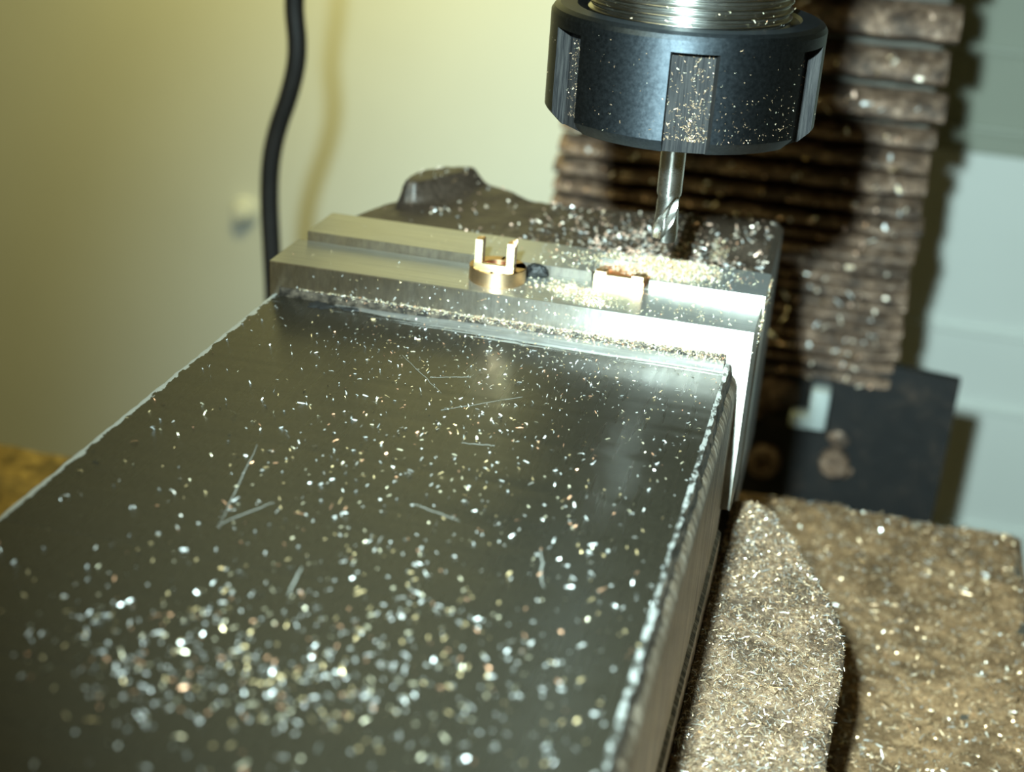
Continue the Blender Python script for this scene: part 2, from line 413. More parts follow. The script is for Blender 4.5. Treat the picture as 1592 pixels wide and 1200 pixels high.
# ------------------------------------------------------------------ bellows, bracket, column
col = thing('machine_column', 'dark upright machine column standing behind the pleated way cover', 'column', (79, 280, -300))
box('column_body', 22, 136, 212, 330, -300, 260, M['column'], col, bev=3)
bw = thing('bellows_cover', 'pleated rubber way cover caked with brown brass swarf', 'bellows', (79, 205, -91))
gaps = [125, 108, 92, 76, 61, 49, 37.5, 23.0, 10.3, -1.8, -9.0, -16.9, -24.7, -31.5, -37.5, -42.0, -47.0, -51.0, -55.5, -59.5, -63.5, -68.0, -72.0, -76.5, -80.5, -85.5, -91.0]
for i in range(len(gaps) - 1):
    z1, z0 = gaps[i], gaps[i + 1]; h = z1 - z0
    dpt = min(7.0, 2.2 + h * 0.45)
    prof = [(211, z1 - .09 * h), (206.0, z1 - .13 * h), (202.5 + (7 - dpt), z1 - .26 * h), (200.2 + (7 - dpt) * .6, z1 - .45 * h), (200.0 + (7 - dpt) * .5, z0 + .30 * h), (202.8, z0 + .20 * h), (207.0, z0 + .13 * h), (211, z0 + .10 * h)]
    nx = 44; vs = []; fs = []; xl, xr = 17 + random.uniform(-.9, .9), 138.4 + random.uniform(-1.1, 1.1)
    for j in range(nx):
        x = xl + (xr - xl) * j / (nx - 1); e = min(j, nx - 1 - j)
        for (y, z) in prof:
            ins = (211 - y) / 11.0
            yy = y + 1.2 * fbm(x, z, 0.12, i) + 0.7 * fbm(x, z, 0.5, i) + (2.0 * ins if e == 0 else 0.6 * ins if e == 1 else 0)
            vs.append((x, min(yy, 211.5), z + 0.12 * h * fbm(x, i * 7.7, 0.09) * ins))
    m_ = len(prof)
    for j in range(nx - 1):
        for q in range(m_): fs.append((j * m_ + q, j * m_ + (q + 1) % m_, (j + 1) * m_ + (q + 1) % m_, (j + 1) * m_ + q))
    fs.append(tuple(range(m_))[::-1]); fs.append(tuple(range((nx - 1) * m_, nx * m_)))
    bm = bmesh.new(); me = bpy.data.meshes.new('fold'); me.from_pydata(vs, [], fs); bm.from_mesh(me); bpy.data.meshes.remove(me)
    frombm('fold', bm, M['bellows'], bw, angle=50)
br = thing('cover_bracket', 'black metal bracket plate under the pleated cover', 'bracket', (80, 203, -175))
bm = bmesh.new()
pts = [(0, -175), (160, -175), (160.3, -84), (138, -82.5), (20, -82.5), (0, -84)]
lo = [bm.verts.new((x, 199, z)) for x, z in pts]; hi = [bm.verts.new((x, 203, z)) for x, z in pts]
bm.faces.new(lo); bm.faces.new(hi[::-1])
for i in range(len(pts)): bm.faces.new((lo[i], lo[(i + 1) % 6], hi[(i + 1) % 6], hi[i]))
for f_ in bm.faces: pass
# cover front face of bracket sits behind the folds' front but below their last gap
for v in bm.verts: v.co.y += 6 if v.co.z > -92 else 6
frombm('bracket_plate', bm, M['bracket'], br)
box('bracket_lip', 0, 160, 197, 205, -176, -171, M['bracket'], br, bev=1)
ydisc('bolt_head', 124, -120, [(5, 205), (5, 200.5), (4.2, 199.6), (2.2, 199.6), (2.0, 201.5)], M['bellows'], br)
ydisc('bolt_head', 100, -124, [(6, 205), (6, 200.5), (5, 199.6), (2.6, 199.6), (2.4, 201.5)], M['bellows'], br)
bm = bmesh.new(); bx(bm, 112.5, 119, 196, 204.9, -106.5, -92, 1.2); bx(bm, 106.5, 113.5, 196.5, 204.9, -107, -102, 1.2)
pt = frombm('pale_clip', bm, M['tab'], br, angle=40); pt['label'] = 'pale plastic clip'
# dusty brown roll of swarf hanging on the bracket
bm = bmesh.new()
for (x, z, r) in [(98, -99, 9), (86, -104, 10), (76, -112, 11), (124, -112, 3.5), (128, -124, 3)]:
    rr = bmesh.ops.create_icosphere(bm, subdivisions=3, radius=r)
    for v in rr['verts']:
        k_ = 1 + 0.35 * noise.noise(v.co * 0.25 + Vector((x, 0, z)))
        v.co = Vector((x + v.co.x * k_ * 1.1, 205 + v.co.y * k_ * 0.42, z + v.co.z * k_ * 0.8))
o = frombm('caked_swarf', bm, M['bellows'], br, angle=60); o['kind'] = 'stuff'

# ------------------------------------------------------------------ cable
cab = tube('cable', [(-44, 158, 420), (-47, 154, 240), (-50, 151, 120), (-52.5, 150, 60), (-54.0, 150, 40), (-55.5, 150, 26), (-54.6, 150, 14), (-55.2, 150, 6), (-57.5, 150, -3), (-60.6, 150, -12), (-62.6, 150, -20), (-63.6, 150, -28), (-63.8, 150, -38), (-63.2, 150, -52), (-62.4, 150, -70), (-62, 150, -100), (-62, 150, -160)], 2.95, M['rubber'], org=(-62, 150, -160))
tag(cab, 'dirty black rubber cable hanging in front of the pale wall', 'cable')

# ------------------------------------------------------------------ vise
vb = thing('vise', 'heavy machine vise body with rough black casting and rear steel jaw', 'vise', (50, 0, -88))
plug = [(-26, 29), (60, 31), (96, 30), (104, 29), (109, 26), (114, 17), (117.5, 8), (121, 0), (124.5, -9), (126, -20), (126, -30), (124.5, -48), (124, -80), (124, -200), (-26, -200)]
bm = bmesh.new(); prism(bm, plug, -88, -53.5, 1.0); frombm('base', bm, M['casting'], vb, angle=30)
# swarf bed on the base (right-hand shoulder)
def base_right(y):
    tabl = [(-200, 124), (-80, 124), (-48, 124.5), (-30, 126), (-20, 126), (-9, 124.5), (0, 121), (8, 117.5), (17, 114), (26, 109), (29, 104)]
    for (a, xa), (b, xb) in zip(tabl, tabl[1:]):
        if a <= y <= b: return xa + (xb - xa) * (y - a) / (b - a)
    return 104
def bz(x, y, u):
    d = math.hypot(x - 112, y + 18)
    ring = 0.7 * math.exp(-((d - 8.5) / 1.3) ** 2)
    pit = 1.5 * math.exp(-((x - 115) / 2.0) ** 2 - ((y + 22) / 2.4) ** 2)
    return -51.6 + 1.0 * fbm(x, y, 0.13) + 0.55 * fbm(x, y, 0.45, 2) + 0.3 * fbm(x, y, 1.2, 4) - ring - pit - 2.4 * max(0, (u - 0.9) * 10) ** 2 - 1.0 * max(0, 0.12 - u) * 8
nx, ny = 110, 260; vs = []; fs = []
heap = {}
for j in range(ny):
    y = -150 + (29.5 + 150) * j / (ny - 1); xr = base_right(y) + 0.5 * fbm(0, y, 0.7, 8)
    for i in range(nx):
        u = i / (nx - 1); x = 98.9 + (xr - 98.9) * u
        vs.append((x, y, bz(x, y, u)))
for j in range(ny - 1):
    for i in range(nx - 1): a = j * nx + i; fs.append((a, a + 1, a + nx + 1, a + nx))
o = pydata('swarf_bed', vs, fs, M['dust'], vb, smooth=True); o['kind'] = 'stuff'

# rear casting: rough height field with a lump and a corner pocket
def yback(x):
    t_ = [(1.0, 34), (3.0, 42), (4.6, 50), (6.0, 57), (9.5, 62), (10, 72), (15, 79), (20, 81.5), (27, 81), (32, 79), (36, 76.5), (43, 75.5), (50, 75.5), (70, 80), (90, 86), (97, 87), (99.3, 84)]
    for (a, xa), (b, xb) in zip(t_, t_[1:]):
        if a <= x <= b: return xa + (xb - xa) * (x - a) / (b - a)
    return 84 if x > 99 else 34
def sm(t): t = max(0, min(1, t)); return t * t * (3 - 2 * t)
def cz(x, y):
    z = -2.2 + 0.35 * fbm(x, y, 0.12) + 0.18 * fbm(x, y, 0.4, 2)
    # raised knob with a steep near face
    kx = sm((x - 8.2) / 1.6) * (1 - sm((x - 20.5) / 6.0)); front = 58.0 + 0.05 * max(0, x - 12) ** 2
    z += 4.9 * kx * sm((y - front) / (1.6 + max(0, x - 12.5) * 1.7))
    z += 1.0 * sm((x - 20) / 6) * (1 - sm((x - 30) / 9)) * sm((y - 60) / 14)
    # pocket at the right corner
    z -= 3.6 * sm((x - 83.2) / .8) * (1 - sm((x - 97) / .8)) * sm((y - 47) / .8) * (1 - sm((y - 59) / 8.5))
    e = min(x - 1.0, 99.4 - x, yback(x) - y)
    z -= 1.6 * (1 - sm(e / 2.2))
    return z
nx, ny = 190, 110; vs = []; fs = []
for j in range(ny):
    v_ = j / (ny - 1)
    for i in range(nx):
        x = 1.0 + 98.4 * i / (nx - 1); y = 30.7 + (yback(x) - 30.7) * v_
        vs.append((x, y, cz(x, y)))
for j in range(ny - 1):
    for i in range(nx - 1): a = j * nx + i; fs.append((a, a + 1, a + nx + 1, a + nx))
loop = [i for i in range(nx)] + [j * nx + nx - 1 for j in range(1, ny)] + [(ny - 1) * nx + i for i in range(nx - 2, -1, -1)] + [j * nx for j in range(ny - 2, 0, -1)]
b = len(vs)
for q in loop: vs.append((vs[q][0], vs[q][1], -60))
n_ = len(loop)
for q in range(n_): fs.append((loop[q], b + q, b + (q + 1) % n_, loop[(q + 1) % n_]))
pydata('fixed_jaw', vs, fs, M['casting'], vb, angle=55)
bm = bmesh.new()
bx(bm, 3, 97, 17.5, 30.7, -60, -38.9)
frombm('jaw_web', bm, M['casting'], vb, angle=40)
# rear jaw plate, with the pocket that holds the brass blank
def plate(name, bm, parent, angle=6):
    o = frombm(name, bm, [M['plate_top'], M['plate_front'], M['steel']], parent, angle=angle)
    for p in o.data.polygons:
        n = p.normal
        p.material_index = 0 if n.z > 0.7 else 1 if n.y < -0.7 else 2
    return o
bm = bmesh.new()
x0, x1, y0, y1 = 2.2, 100.3, 15.8, 30.6
pts = [(x0, y0), (64.6, y0), (64.6, 25.8), (76.6, 25.8), (76.6, y0), (x1, y0), (x1, y1 - .5), (x1 - .5, y1), (x0 + .5, y1), (x0, y1 - .5)]
prism(bm, pts, 0.0, 2.0, 0.12)
bx(bm, x0, x1, y0, y1, -39, 0.0)
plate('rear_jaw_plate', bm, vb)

# ------------------------------------------------------------------ sliding jaw (near block + its plate)
sj = thing('sliding_jaw', 'long blackened steel block in front, littered with metal chips', 'vise jaw', (48, -60, -52))
prof = [(1.2, -52), (0.6, -51), (0.6, -7.8), (0.9, -7.25), (1.5, -7.0), (95.4, -7.0), (96.1, -7.15), (96.5, -7.55), (96.85, -9.4), (97.5, -10.2), (98.0, -11.6), (98.05, -13.5), (98.05, -43.5), (98.8, -44.2), (98.8, -52)]
pm = [1, 1, 1, 3, 3, 0, 3, 3, 2, 2, 1, 1, 1, 1]
# material index per profile edge: 0 top, 1 side, 2 dark bevel, 3 bare edge
vs = []; fs = []; mi = []
Y0, Y1 = -215.0, -0.05; ny = 216
for j in range(ny + 1):
    y = Y0 + (Y1 - Y0) * j / ny
    for q, (x, z) in enumerate(prof):
        dx = 0.0; dz = 0.0
        if q in (6, 7, 8): dx = 0.5 * fbm(y, q * .3, 0.35) + 0.25 * fbm(y, 3.3, 1.1)
        if q in (5, 6, 7): dz = -0.12 * max(0, fbm(y, 8, 0.5))
        if q in (3, 2): dx = 0.25 * fbm(y, 5.0, 0.5)
        vs.append((x + dx, y, z + dz))
m_ = len(prof)
# longitudinal quads; the wide top strip is one quad per row
for j in range(ny):
    for q in range(m_):
        a = j * m_ + q; b_ = j * m_ + (q + 1) % m_
        fs.append((a, b_, b_ + m_, a + m_)); mi.append({4: 0, 5: 3, 6: 2, 7: 2, 2: 3, 3: 0}.get(q, 1))
fs.append(tuple(range(m_))); mi.append(1)
fs.append(tuple(range(ny * m_, ny * m_ + m_))[::-1]); mi.append(1)
bm = bmesh.new(); me = bpy.data.meshes.new('t'); me.from_pydata(vs, [], fs)
for p, k_ in zip(me.polygons, mi): p.material_index = k_
bm.from_mesh(me); bpy.data.meshes.remove(me)
blk = frombm('jaw_block', bm, [M['block_top'], M['block_side'], M['bevel'], M['edge']], None, (0, 0, -7), angle=28)
blk.parent = sj; blk.location = blk.location - sj.location
# lip between block and plate
bm = bmesh.new(); bx(bm, 2.5, 95.2, -0.95, 0.0, -7.2, -5.2, 0.25); frombm('jaw_lip', bm, M['bevel'], sj, angle=40)
vs = []; fs = []; K = 60
for i in range(K):
    x = 15 + 80.0 * i / (K - 1); h = 0.6 * sm((x - 15) / 45.0) + 0.02; wdt = 1.0 + 2.6 * sm((x - 15) / 40.0)
    wob = 0.12 * fbm(x, 3, 0.3)
    vs += [(x, -0.9, -7.0), (x, -0.9, -7.0 + h), (x, -1.5 - .15 * wdt, -7.0 + h * .96), (x, -1.3 - wdt + wob, -7.0 + 0.25 * h), (x, -1.5 - wdt + wob, -7.0)]
for i in range(K - 1):
    for q in range(4): fs.append((i * 5 + q, i * 5 + q + 1, i * 5 + q + 6, i * 5 + q + 5))
o = pydata('worn_strip', vs, fs, M['scraped'], sj, angle=40); o['label'] = 'shiny scraped strip along the jaw foot'
bm = bmesh.new(); bx(bm, 0, 100, 0.0, 15.75, -39, 0.0, 0.22)
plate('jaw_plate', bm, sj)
# scratches on the black top (bright bare metal)
from_px = [((26, -66), (31.5, -92), .20), ((31.5, -92), (36, -83), .28), ((47, -99), (48.0, -106.5), .35), ((56, -76), (64, -78.5), .22),
           ((77.5, -82.5), (80.2, -92.5), .33), ((36, -21), (48, -35), .12), ((50, -42), (62, -31), .12), ((57, -53), (62.5, -52), .25), ((44, -29), (51, -26), .12)]
for a, b_, wd in from_px:
    a = Vector((a[0], a[1], -6.98)); b_ = Vector((b_[0], b_[1], -6.98)); d = (b_ - a); L = d.length; d.normalize(); nn = Vector((-d.y, d.x, 0))
    vs = []; fs = []; K = 9
    for i in range(K):
        t_ = i / (K - 1); c = a + d * L * t_ + nn * 0.35 * fbm(t_ * 6, a.x, 1.0); wv = nn * wd * 0.36 * (0.35 + 0.65 * math.sin(PI * min(1, max(0, t_ * .9 + .05))))
        vs += [c - wv, c + UP * 0.03, c + wv]
    for i in range(K - 1):
        b0 = i * 3; fs += [(b0, b0 + 1, b0 + 4, b0 + 3), (b0 + 1, b0 + 2, b0 + 5, b0 + 4)]
    pydata('scratch', vs, fs, M['scratch'], sj)

# ------------------------------------------------------------------ brass parts
RX, RY, R = 46.4, 8.6, 5.85
rg = thing('brass_ring', 'small brass ring with two upright prongs on the near jaw', 'brass part', (RX, RY, 0))
lathe('ring_base', [(3.1, 1.2), (3.1, 3.0), (3.25, 3.12), (R - .2, 3.12), (R, 2.95), (R, 0.15), (R - .15, 0.0), (0.01, 0.0), (0.01, 1.2)], RX, RY, M['brass'], rg, n=96, cap=False)
lathe('ring_bore', [(0.01, 1.25), (3.05, 1.25), (3.05, 3.0)], RX, RY, M['copper'], rg, cap=False, n=64)
def arcseg(bm, r0, r1, a0, a1, z0, z1, yflat=None, topslope=0.0, n=14):
    ring = []
    for i in range(n + 1):
        a = a0 + (a1 - a0) * i / n; ring.append((r1 * math.cos(a), r1 * math.sin(a)))
    for i in range(n + 1):
        a = a1 + (a0 - a1) * i / n; ring.append((r0 * math.cos(a), r0 * math.sin(a)))
    if yflat is not None: ring = [(x, max(y, yflat)) for x, y in ring]
    lo = [bm.verts.new((RX + x, RY + y, z0)) for x, y in ring]; hi = [bm.verts.new((RX + x, RY + y, z1 - topslope * (y + 3.5))) for x, y in ring]
    bm.faces.new(lo[::-1]); bm.faces.new(hi)
    for i in range(len(ring)): j = (i + 1) % len(ring); bm.faces.new((lo[i], lo[j], hi[j], hi[i]))
def prong(xc, top, wd):
    bm = bmesh.new()
    y0, y1 = RY - 3.4, RY - 0.6
    xa, xb = xc - wd / 2, xc + wd / 2
    pts = [(xa, y0), (xb, y0), (xb, y1 - .5), (xb - .3, y1), (xa + .6, y1), (xa, y1 - .7)]
    prism(bm, pts, 2.6, top, 0.12)
    return frombm('prong', bm, [M['brass'], M['brass_face']], rg, angle=35)
for xc, top, wd in ((RX - 3.35, 9.1, 1.55), (RX + 3.25, 9.0, 1.55)):
    p_ = prong(xc, top, wd)
    for f_ in p_.data.polygons: f_.material_index = 1 if f_.normal.y < -0.7 else 0
bm = bmesh.new(); bx(bm, RX - 4.2, RX + 4.1, RY - 3.6, RY - 2.5, 2.9, 4.2, 0.1); bx(bm, RX - 3.4, RX + 3.4, RY - 4.5, RY - 3.5, 2.9, 3.25, 0.08)
frombm('cross_web', bm, M['brass_face'], rg, angle=40)
bm = bmesh.new()
for i in range(5):
    bx(bm, RX + 2.6 + random.uniform(0, 1.6), RX + 3.4 + random.uniform(.3, 1.0), RY - 3.0 + i * .45, RY - 2.6 + i * .45, 8.4, 9.15 + random.uniform(0, .35), .05)
frombm('milling_burr', bm, M['brass'], rg, angle=40)

bl = thing('brass_blank', 'half-milled brass blank clamped between the jaws among chips', 'brass part', (70.6, 20.5, 0.02))
bm = bmesh.new()
pts = []
for i in range(25):
    a = PI * 1.08 * i / 24 - PI * 0.04; pts.append((70.6 + 5.6 * math.cos(a), 20.0 + 5.6 * math.sin(a)))
pts = [(75.6, 15.25)] + pts + [(65.4, 15.25)]
prism(bm, pts, 0.03, 1.25, 0.06); frombm('blank_base', bm, M['copper'], bl, angle=35)
bm = bmesh.new(); prism(bm, [(65.2, 15.15), (74.4, 15.15), (74.4, 16.0), (65.4, 16.0)], 0.03, 1.9, 0.08); frombm('front_wall', bm, M['brass_face'], bl, angle=35)
bm = bmesh.new(); prism(bm, [(65.3, 15.9), (67.6, 15.9), (67.6, 18.2), (66.0, 18.6), (65.2, 17.2)], 0.9, 2.3, 0.08); frombm('prong', bm, M['brass'], bl, angle=35)
bm = bmesh.new(); prism(bm, [(73.0, 15.2), (75.4, 15.2), (76.0, 17.6), (73.6, 18.0)], 0.03, 2.5, 0.08); frombm('prong', bm, M['brass'], bl, angle=35)

# black crumb next to the ring
bm = bmesh.new()
rr = bmesh.ops.create_icosphere(bm, subdivisions=4, radius=1.0)
for v in rr['verts']:
    k_ = 1 + 0.45 * noise.noise(v.co * 1.3 + Vector((3, 1, 7))) + 0.2 * noise.noise(v.co * 4.0)
    z = v.co.z * k_ * 1.5 + 1.2
    v.co = Vector((53.6 + v.co.x * k_ * 2.3, 13.4 + v.co.y * k_ * 1.2, max(z, 0.0)))
o = frombm('black_crumb', bm, M['grease'], org=(53.6, 13.4, 0), angle=40)
tag(o, 'small black greasy crumb lying just right of the brass ring', 'debris')
# dark greasy blot on the block near its left back corner
def blot(name, cx, cy, rxx, ryy, seed, label):
    vs = [(cx, cy, -6.7)]; fs = []; n = 48
    for rr_, z in ((0.5, -6.72), (0.85, -6.8), (1.0, -6.97)):
        for k in range(n):
            a = 2 * PI * k / n; q = rr_ * (1 + 0.75 * noise.noise(Vector((math.cos(a) * 1.9, math.sin(a) * 1.9, seed))))
            vs.append((cx + rxx * q * math.cos(a), cy + ryy * q * math.sin(a), z))
    for k in range(n): fs.append((0, 1 + k, 1 + (k + 1) % n))
    for r_ in range(2):
        for k in range(n): a = 1 + r_ * n + k; b_ = 1 + r_ * n + (k + 1) % n; fs.append((a, a + n, b_ + n, b_))
    o = pydata(name, vs, fs, M['grease'], org=(cx, cy, -7), angle=50); tag(o, label, 'debris'); return o
blot('grease_blot', 12.6, -2.8, 2.6, 1.7, 2.0, 'black oily blot on the block against the jaw, nearer its left end')
blot('grease_blot', 18.6, -2.4, 2.2, 0.9, 6.0, 'smaller black blot on the block, right of the larger oily blot')

# ------------------------------------------------------------------ spindle: chuck, nut, end mill, head
AX, AY = 79.6, 8.0
ZN0, ZN1 = 36.3, 57.6
ck = thing('collet_chuck', 'black slotted collet nut on a threaded steel chuck', 'chuck', (AX, AY, ZN0))
RN = 25.3; NS = 6; sw_ = 4.2; first = math.radians(-90 + 11.0 + 0.0)
depth = 2.9
ths = []
offs = [first + k * 2 * PI / NS for k in range(NS)]
ah = math.asin(sw_ / RN)
for o_ in offs:
    ths += [(o_ - ah - 0.0006, 0, o_), (o_ - ah, 1, o_)] + [(o_ - ah + 2 * ah * i / 8, 1, o_) for i in range(1, 8)] + [(o_ + ah, 1, o_), (o_ + ah + 0.0006, 0, o_)]
    nn_ = 16; a0 = o_ + ah + 0.0006; a1 = o_ + 2 * PI / NS - ah - 0.0006
    ths += [(a0 + (a1 - a0) * i / nn_, 0, o_) for i in range(1, nn_)]
zl = [(ZN0 + 0.0, RN - 4.0), (ZN0 + 0.35, RN - 2.2), (ZN0 + 2.2, RN - 0.35), (ZN0 + 2.7, RN), (ZN1 - 3.3, RN), (ZN1 - 3.28, RN), (ZN1 - 1.3, RN), (ZN1 - 0.5, RN - .5), (ZN1, RN - 1.6), (ZN1 + .05, 20.6), (ZN1 - .6, 20.2), (ZN1 - 1.4, 18.9), (ZN1 - 6, 18.4)]
SLOT_TOP = 4
vs = []; fs = []; mi = []
bot = [(16.0, ZN0 + 1.8), (14.0, ZN0 + 1.2), (RN - 8, ZN0 + .1)]
rows = [(z, r, 0) for z, r in zl]
for qi, (z, r, _) in enumerate(rows):
    for th, ins, oc in ths:
        rr_ = r
        if ins and qi <= SLOT_TOP:
            fl = (RN - depth) / math.cos(th - oc) if abs(th - oc) < 1 else r
            rr_ = min(r, fl)
        vs.append((AX + rr_ * math.cos(th), AY + rr_ * math.sin(th), z))
nt = len(ths)
for q in range(len(rows) - 1):
    for k in range(nt):
        k2 = (k + 1) % nt
        fs.append((q * nt + k, q * nt + k2, (q + 1) * nt + k2, (q + 1) * nt + k))
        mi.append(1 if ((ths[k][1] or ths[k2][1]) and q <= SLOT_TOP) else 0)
# bottom annulus down to collet
b = len(vs)
for th, ins, oc in ths: vs.append((AX + 13.5 * math.cos(th), AY + 13.5 * math.sin(th), ZN0 + .3))
for k in range(nt): k2 = (k + 1) % nt; fs.append((b + k, b + k2, k2, k)); mi.append(0)
bm = bmesh.new(); me = bpy.data.meshes.new('t'); me.from_pydata(vs, [], fs)
for p, k_ in zip(me.polygons, mi): p.material_index = k_
bm.from_mesh(me); bpy.data.meshes.remove(me)
frombm('collet_nut', bm, [M['oxide'], M['slot']], ck, angle=22)
lathe('collet', [(2.45, ZN0 - .3), (9.0, ZN0 - .3), (9.8, ZN0 + .4), (13.5, ZN0 + .4), (13.5, ZN0 + 6), (2.45, ZN0 + 6)], AX, AY, M['steel'], ck, cap=False)
# threaded chuck body: helical thread
vs = []; fs = []; n = 96; pitch = 1.5; turns_z0, turns_z1 = ZN1 - 5.0, ZN1 + 9.0
zz = []; z = turns_z0
per = 10
rows_n = int((turns_z1 - turns_z0) / pitch * per)
for q in range(rows_n + 1):
    for k in range(n):
        z = turns_z0 + pitch * (q / per + k / n)
        ph = (q / per) % 1.0
        tri = abs(ph - 0.5) * 2
        r = 18.0 + 0.75 * (1 - min(1, max(0, tri * 1.35 - .15)))
        a = 2 * PI * k / n
        vs.append((AX + r * math.cos(a), AY + r * math.sin(a), z))
for q in range(rows_n):
    for k in range(n):
        k2 = k + 1
        if k2 < n: fs.append((q * n + k, q * n + k2, (q + 1) * n + k2, (q + 1) * n + k))
        elif q + per + 1 <= rows_n: fs.append((q * n + k, (q + per) * n, (q + per + 1) * n, (q + 1) * n + k))
pydata('thread', vs, fs, M['thread'], ck, smooth=True)
lathe('chuck_body', [(17.6, ZN1 - 6), (17.6, ZN1 + 8), (17.9, ZN1 + 9.5), (18.9, ZN1 + 10), (18.9, ZN1 + 30), (22, ZN1 + 31), (22, ZN1 + 42)], AX, AY, M['thread'], ck)
# end mill
em = thing('end_mill', 'slender two-flute steel end mill pointing down from the nut', 'end mill', (AX, AY, 13.4))
lathe('shank', [(2.3, 22.6), (2.4, 23.2), (2.4, 56)], AX, AY, M['mill'], em, n=48)
vs = []; fs = []; nz_ = 60; sec = 40
for q in range(nz_ + 1):
    z = 13.4 + (24.2 - 13.4) * q / nz_
    tw = (z - 13.4) * 2 * PI / 24.0 + math.radians(-62)
    fade = sm((z - 21.5) / 2.7)
    for k in range(sec):
        a = 2 * PI * k / sec
        c2 = math.cos(2 * a)
        g = 1.0 if c2 > -0.15 else 1 - (0.56) * sm((-c2 - 0.15) / 0.6)
        lead = 0.06 * math.sin(2 * a)
        r = 2.3 * (g + (1 - g) * fade + lead * (1 - fade))
        if c2 > 0.75 and fade < .5: r *= 0.985
        vs.append((AX + r * math.cos(a + tw), AY + r * math.sin(a + tw), z + (0.25 * (1 - abs(math.cos(a))) if q == 0 else 0)))
for q in range(nz_):
    for k in range(sec): k2 = (k + 1) % sec; fs.append((q * sec + k, q * sec + k2, (q + 1) * sec + k2, (q + 1) * sec + k))
b = len(vs); vs.append((AX, AY, 13.75))
for k in range(sec): fs.append((b, (k + 1) % sec, k))
pydata('flutes', vs, fs, M['mill'], em, angle=32)
hd = thing('spindle_head', 'machine spindle head above the chuck, just out of view', 'machine head', (AX, AY + 60, ZN1 + 42))
lathe('spindle_nose', [(26, ZN1 + 42), (27, ZN1 + 43), (27, ZN1 + 60)], AX, AY, M['thread'], hd)
box('head_casting', AX - 55, AX + 50, AY - 45, 196, ZN1 + 60, ZN1 + 160, M['head'], hd, bev=6)

# ------------------------------------------------------------------ swarf
g = random.gauss; U = random.uniform
def on_block():
    while True:
        r = random.random()
        if r < 0.30: x, y = U(2, 96), U(-132, -1)
        elif r < 0.54: x, y = g(55, 24), -2 - abs(g(0, 20))
        elif r < 0.75: x, y = g(62, 19), -117 + g(0, 13)
        elif r < 0.88: x, y = g(55, 18), -60 + g(0, 22)
        else: x, y = g(46, 13), -127 + g(0, 7)
        if 1.5 < x < 95.5 and -150 < y < -0.5:
            if x < 20 and random.random() < 0.55: continue
            return (x, y, -7.0), UP, (0.75 if y > -40 else 1.0)
o = scatter('metal_chips', 2600, on_block, (0.3, 0.95), (0.13, 0.32), M['chips_mixed'], org=(48, -60, -7), tilt=0.9); tag(o, 'silver and brass chips strewn over the black block', 'swarf', kind='stuff')
def ledge():
    x = 95 * random.random() ** 0.5
    if x < 5: return None
    y = -abs(g(0, 0.25 + 0.020 * x)) - 0.05
    return (x, y, -5.15 if y > -0.95 else -5.15 - min(1.8, (-y - .95) * .9)), Vector((0, -0.4, 1)), 0.45 + 0.0035 * x
o = scatter('brass_swarf', 2600, ledge, (0.3, 0.9), (0.10, 0.26), M['chips_gold'], org=(60, -1, -5.2), tilt=0.8); tag(o, 'line of golden swarf lodged along the foot of the near jaw', 'swarf', kind='stuff')
def face():
    x = 100 * random.random() ** 0.45
    return (x, -0.02, -U(0.3, 5.0)), Vector((0, -1, 0)), 0.7
o = scatter('clinging_chips', 260, face, (0.3, 0.8), (0.12, 0.3), M['chips_mixed'], org=(50, 0, -3)); tag(o, 'loose chips clinging to the front face of the near jaw', 'swarf', kind='stuff')
def topz(x, y):
    if y < 15.7: return 0.0
    if 64.6 < x < 76.6 and y < 25.8: return 1.3
    if y < 30.6: return 2.0
    return cz(x, y)
def heap_near():
    r = random.random()
    if r < .5: x, y = g(63.5, 3.6), 6.5 + g(0, 2.0) + (x - 63.5) * .5 if False else 0
    return None
def near_heap():
    r = random.random()
    if r < .55: x = g(65, 3.4); y = 5.4 + (x - 65) * -0.35 + g(0, 2.0)
    elif r < .8: x = g(60, 3.0); y = 9.5 + g(0, 2.0)
    else: x, y = U(48, 95), U(1, 15)
    if not (1 < y < 15.2) or not (41 < x < 99): return None
    if (x - RX) ** 2 + (y - RY) ** 2 < 37: return None
    h = 1.2 * math.exp(-((x - 64) / 3.5) ** 2 - ((y - 6.5) / 3) ** 2) * random.random()
    return (x, y, h), UP, 0.8
o = scatter('brass_swarf_heap', 1300, near_heap, (0.35, 0.9), (0.14, 0.32), M['chips_gold'], org=(65, 7, 0), tilt=0.7); tag(o, 'golden swarf heap on the near jaw between ring and blank', 'swarf', kind='stuff')
def under_mill():
    r = random.random()
    if r < .8: x = g(78.5, 5.2); y = 25.8 + g(0, 4.6)
    else: x = g(74, 11); y = 24 + g(0, 6)
    if not (16 < y < 40) or x > 99: return None
    if y < 25.8 and 64.6 < x < 76.6 and y < 19: return None
    d2 = ((x - 78) / 5.5) ** 2 + ((y - 24.5) / 4.5) ** 2
    return (x, y, topz(x, y) + 1.8 * math.exp(-d2) * random.random()), UP, 0.85
o = scatter('brass_swarf_heap', 5200, under_mill, (0.35, 1.0), (0.14, 0.34), M['chips_gold'], org=(78, 24, 2), tilt=0.7); tag(o, 'bright swarf pile under the cutter on the rear jaw', 'swarf', kind='stuff')
def on_cast():
    r = random.random()
    if r < .62: x, y = g(76, 13), 31 + abs(g(0, 18))
    else: x, y = U(6, 98), U(31, 84)
    if not (3 < x < 98) or y > yback(x) - 1: return None
    if x < 42 and random.random() < .72: return None
    return (x, y, cz(x, y)), UP, 1.0
o = scatter('copper_chips', 2000, on_cast, (0.5, 1.4), (0.22, 0.5), M['chips_pink'], org=(60, 50, -2), tilt=0.8); tag(o, 'coppery chips sprinkled over the rough rear casting', 'swarf', kind='stuff')
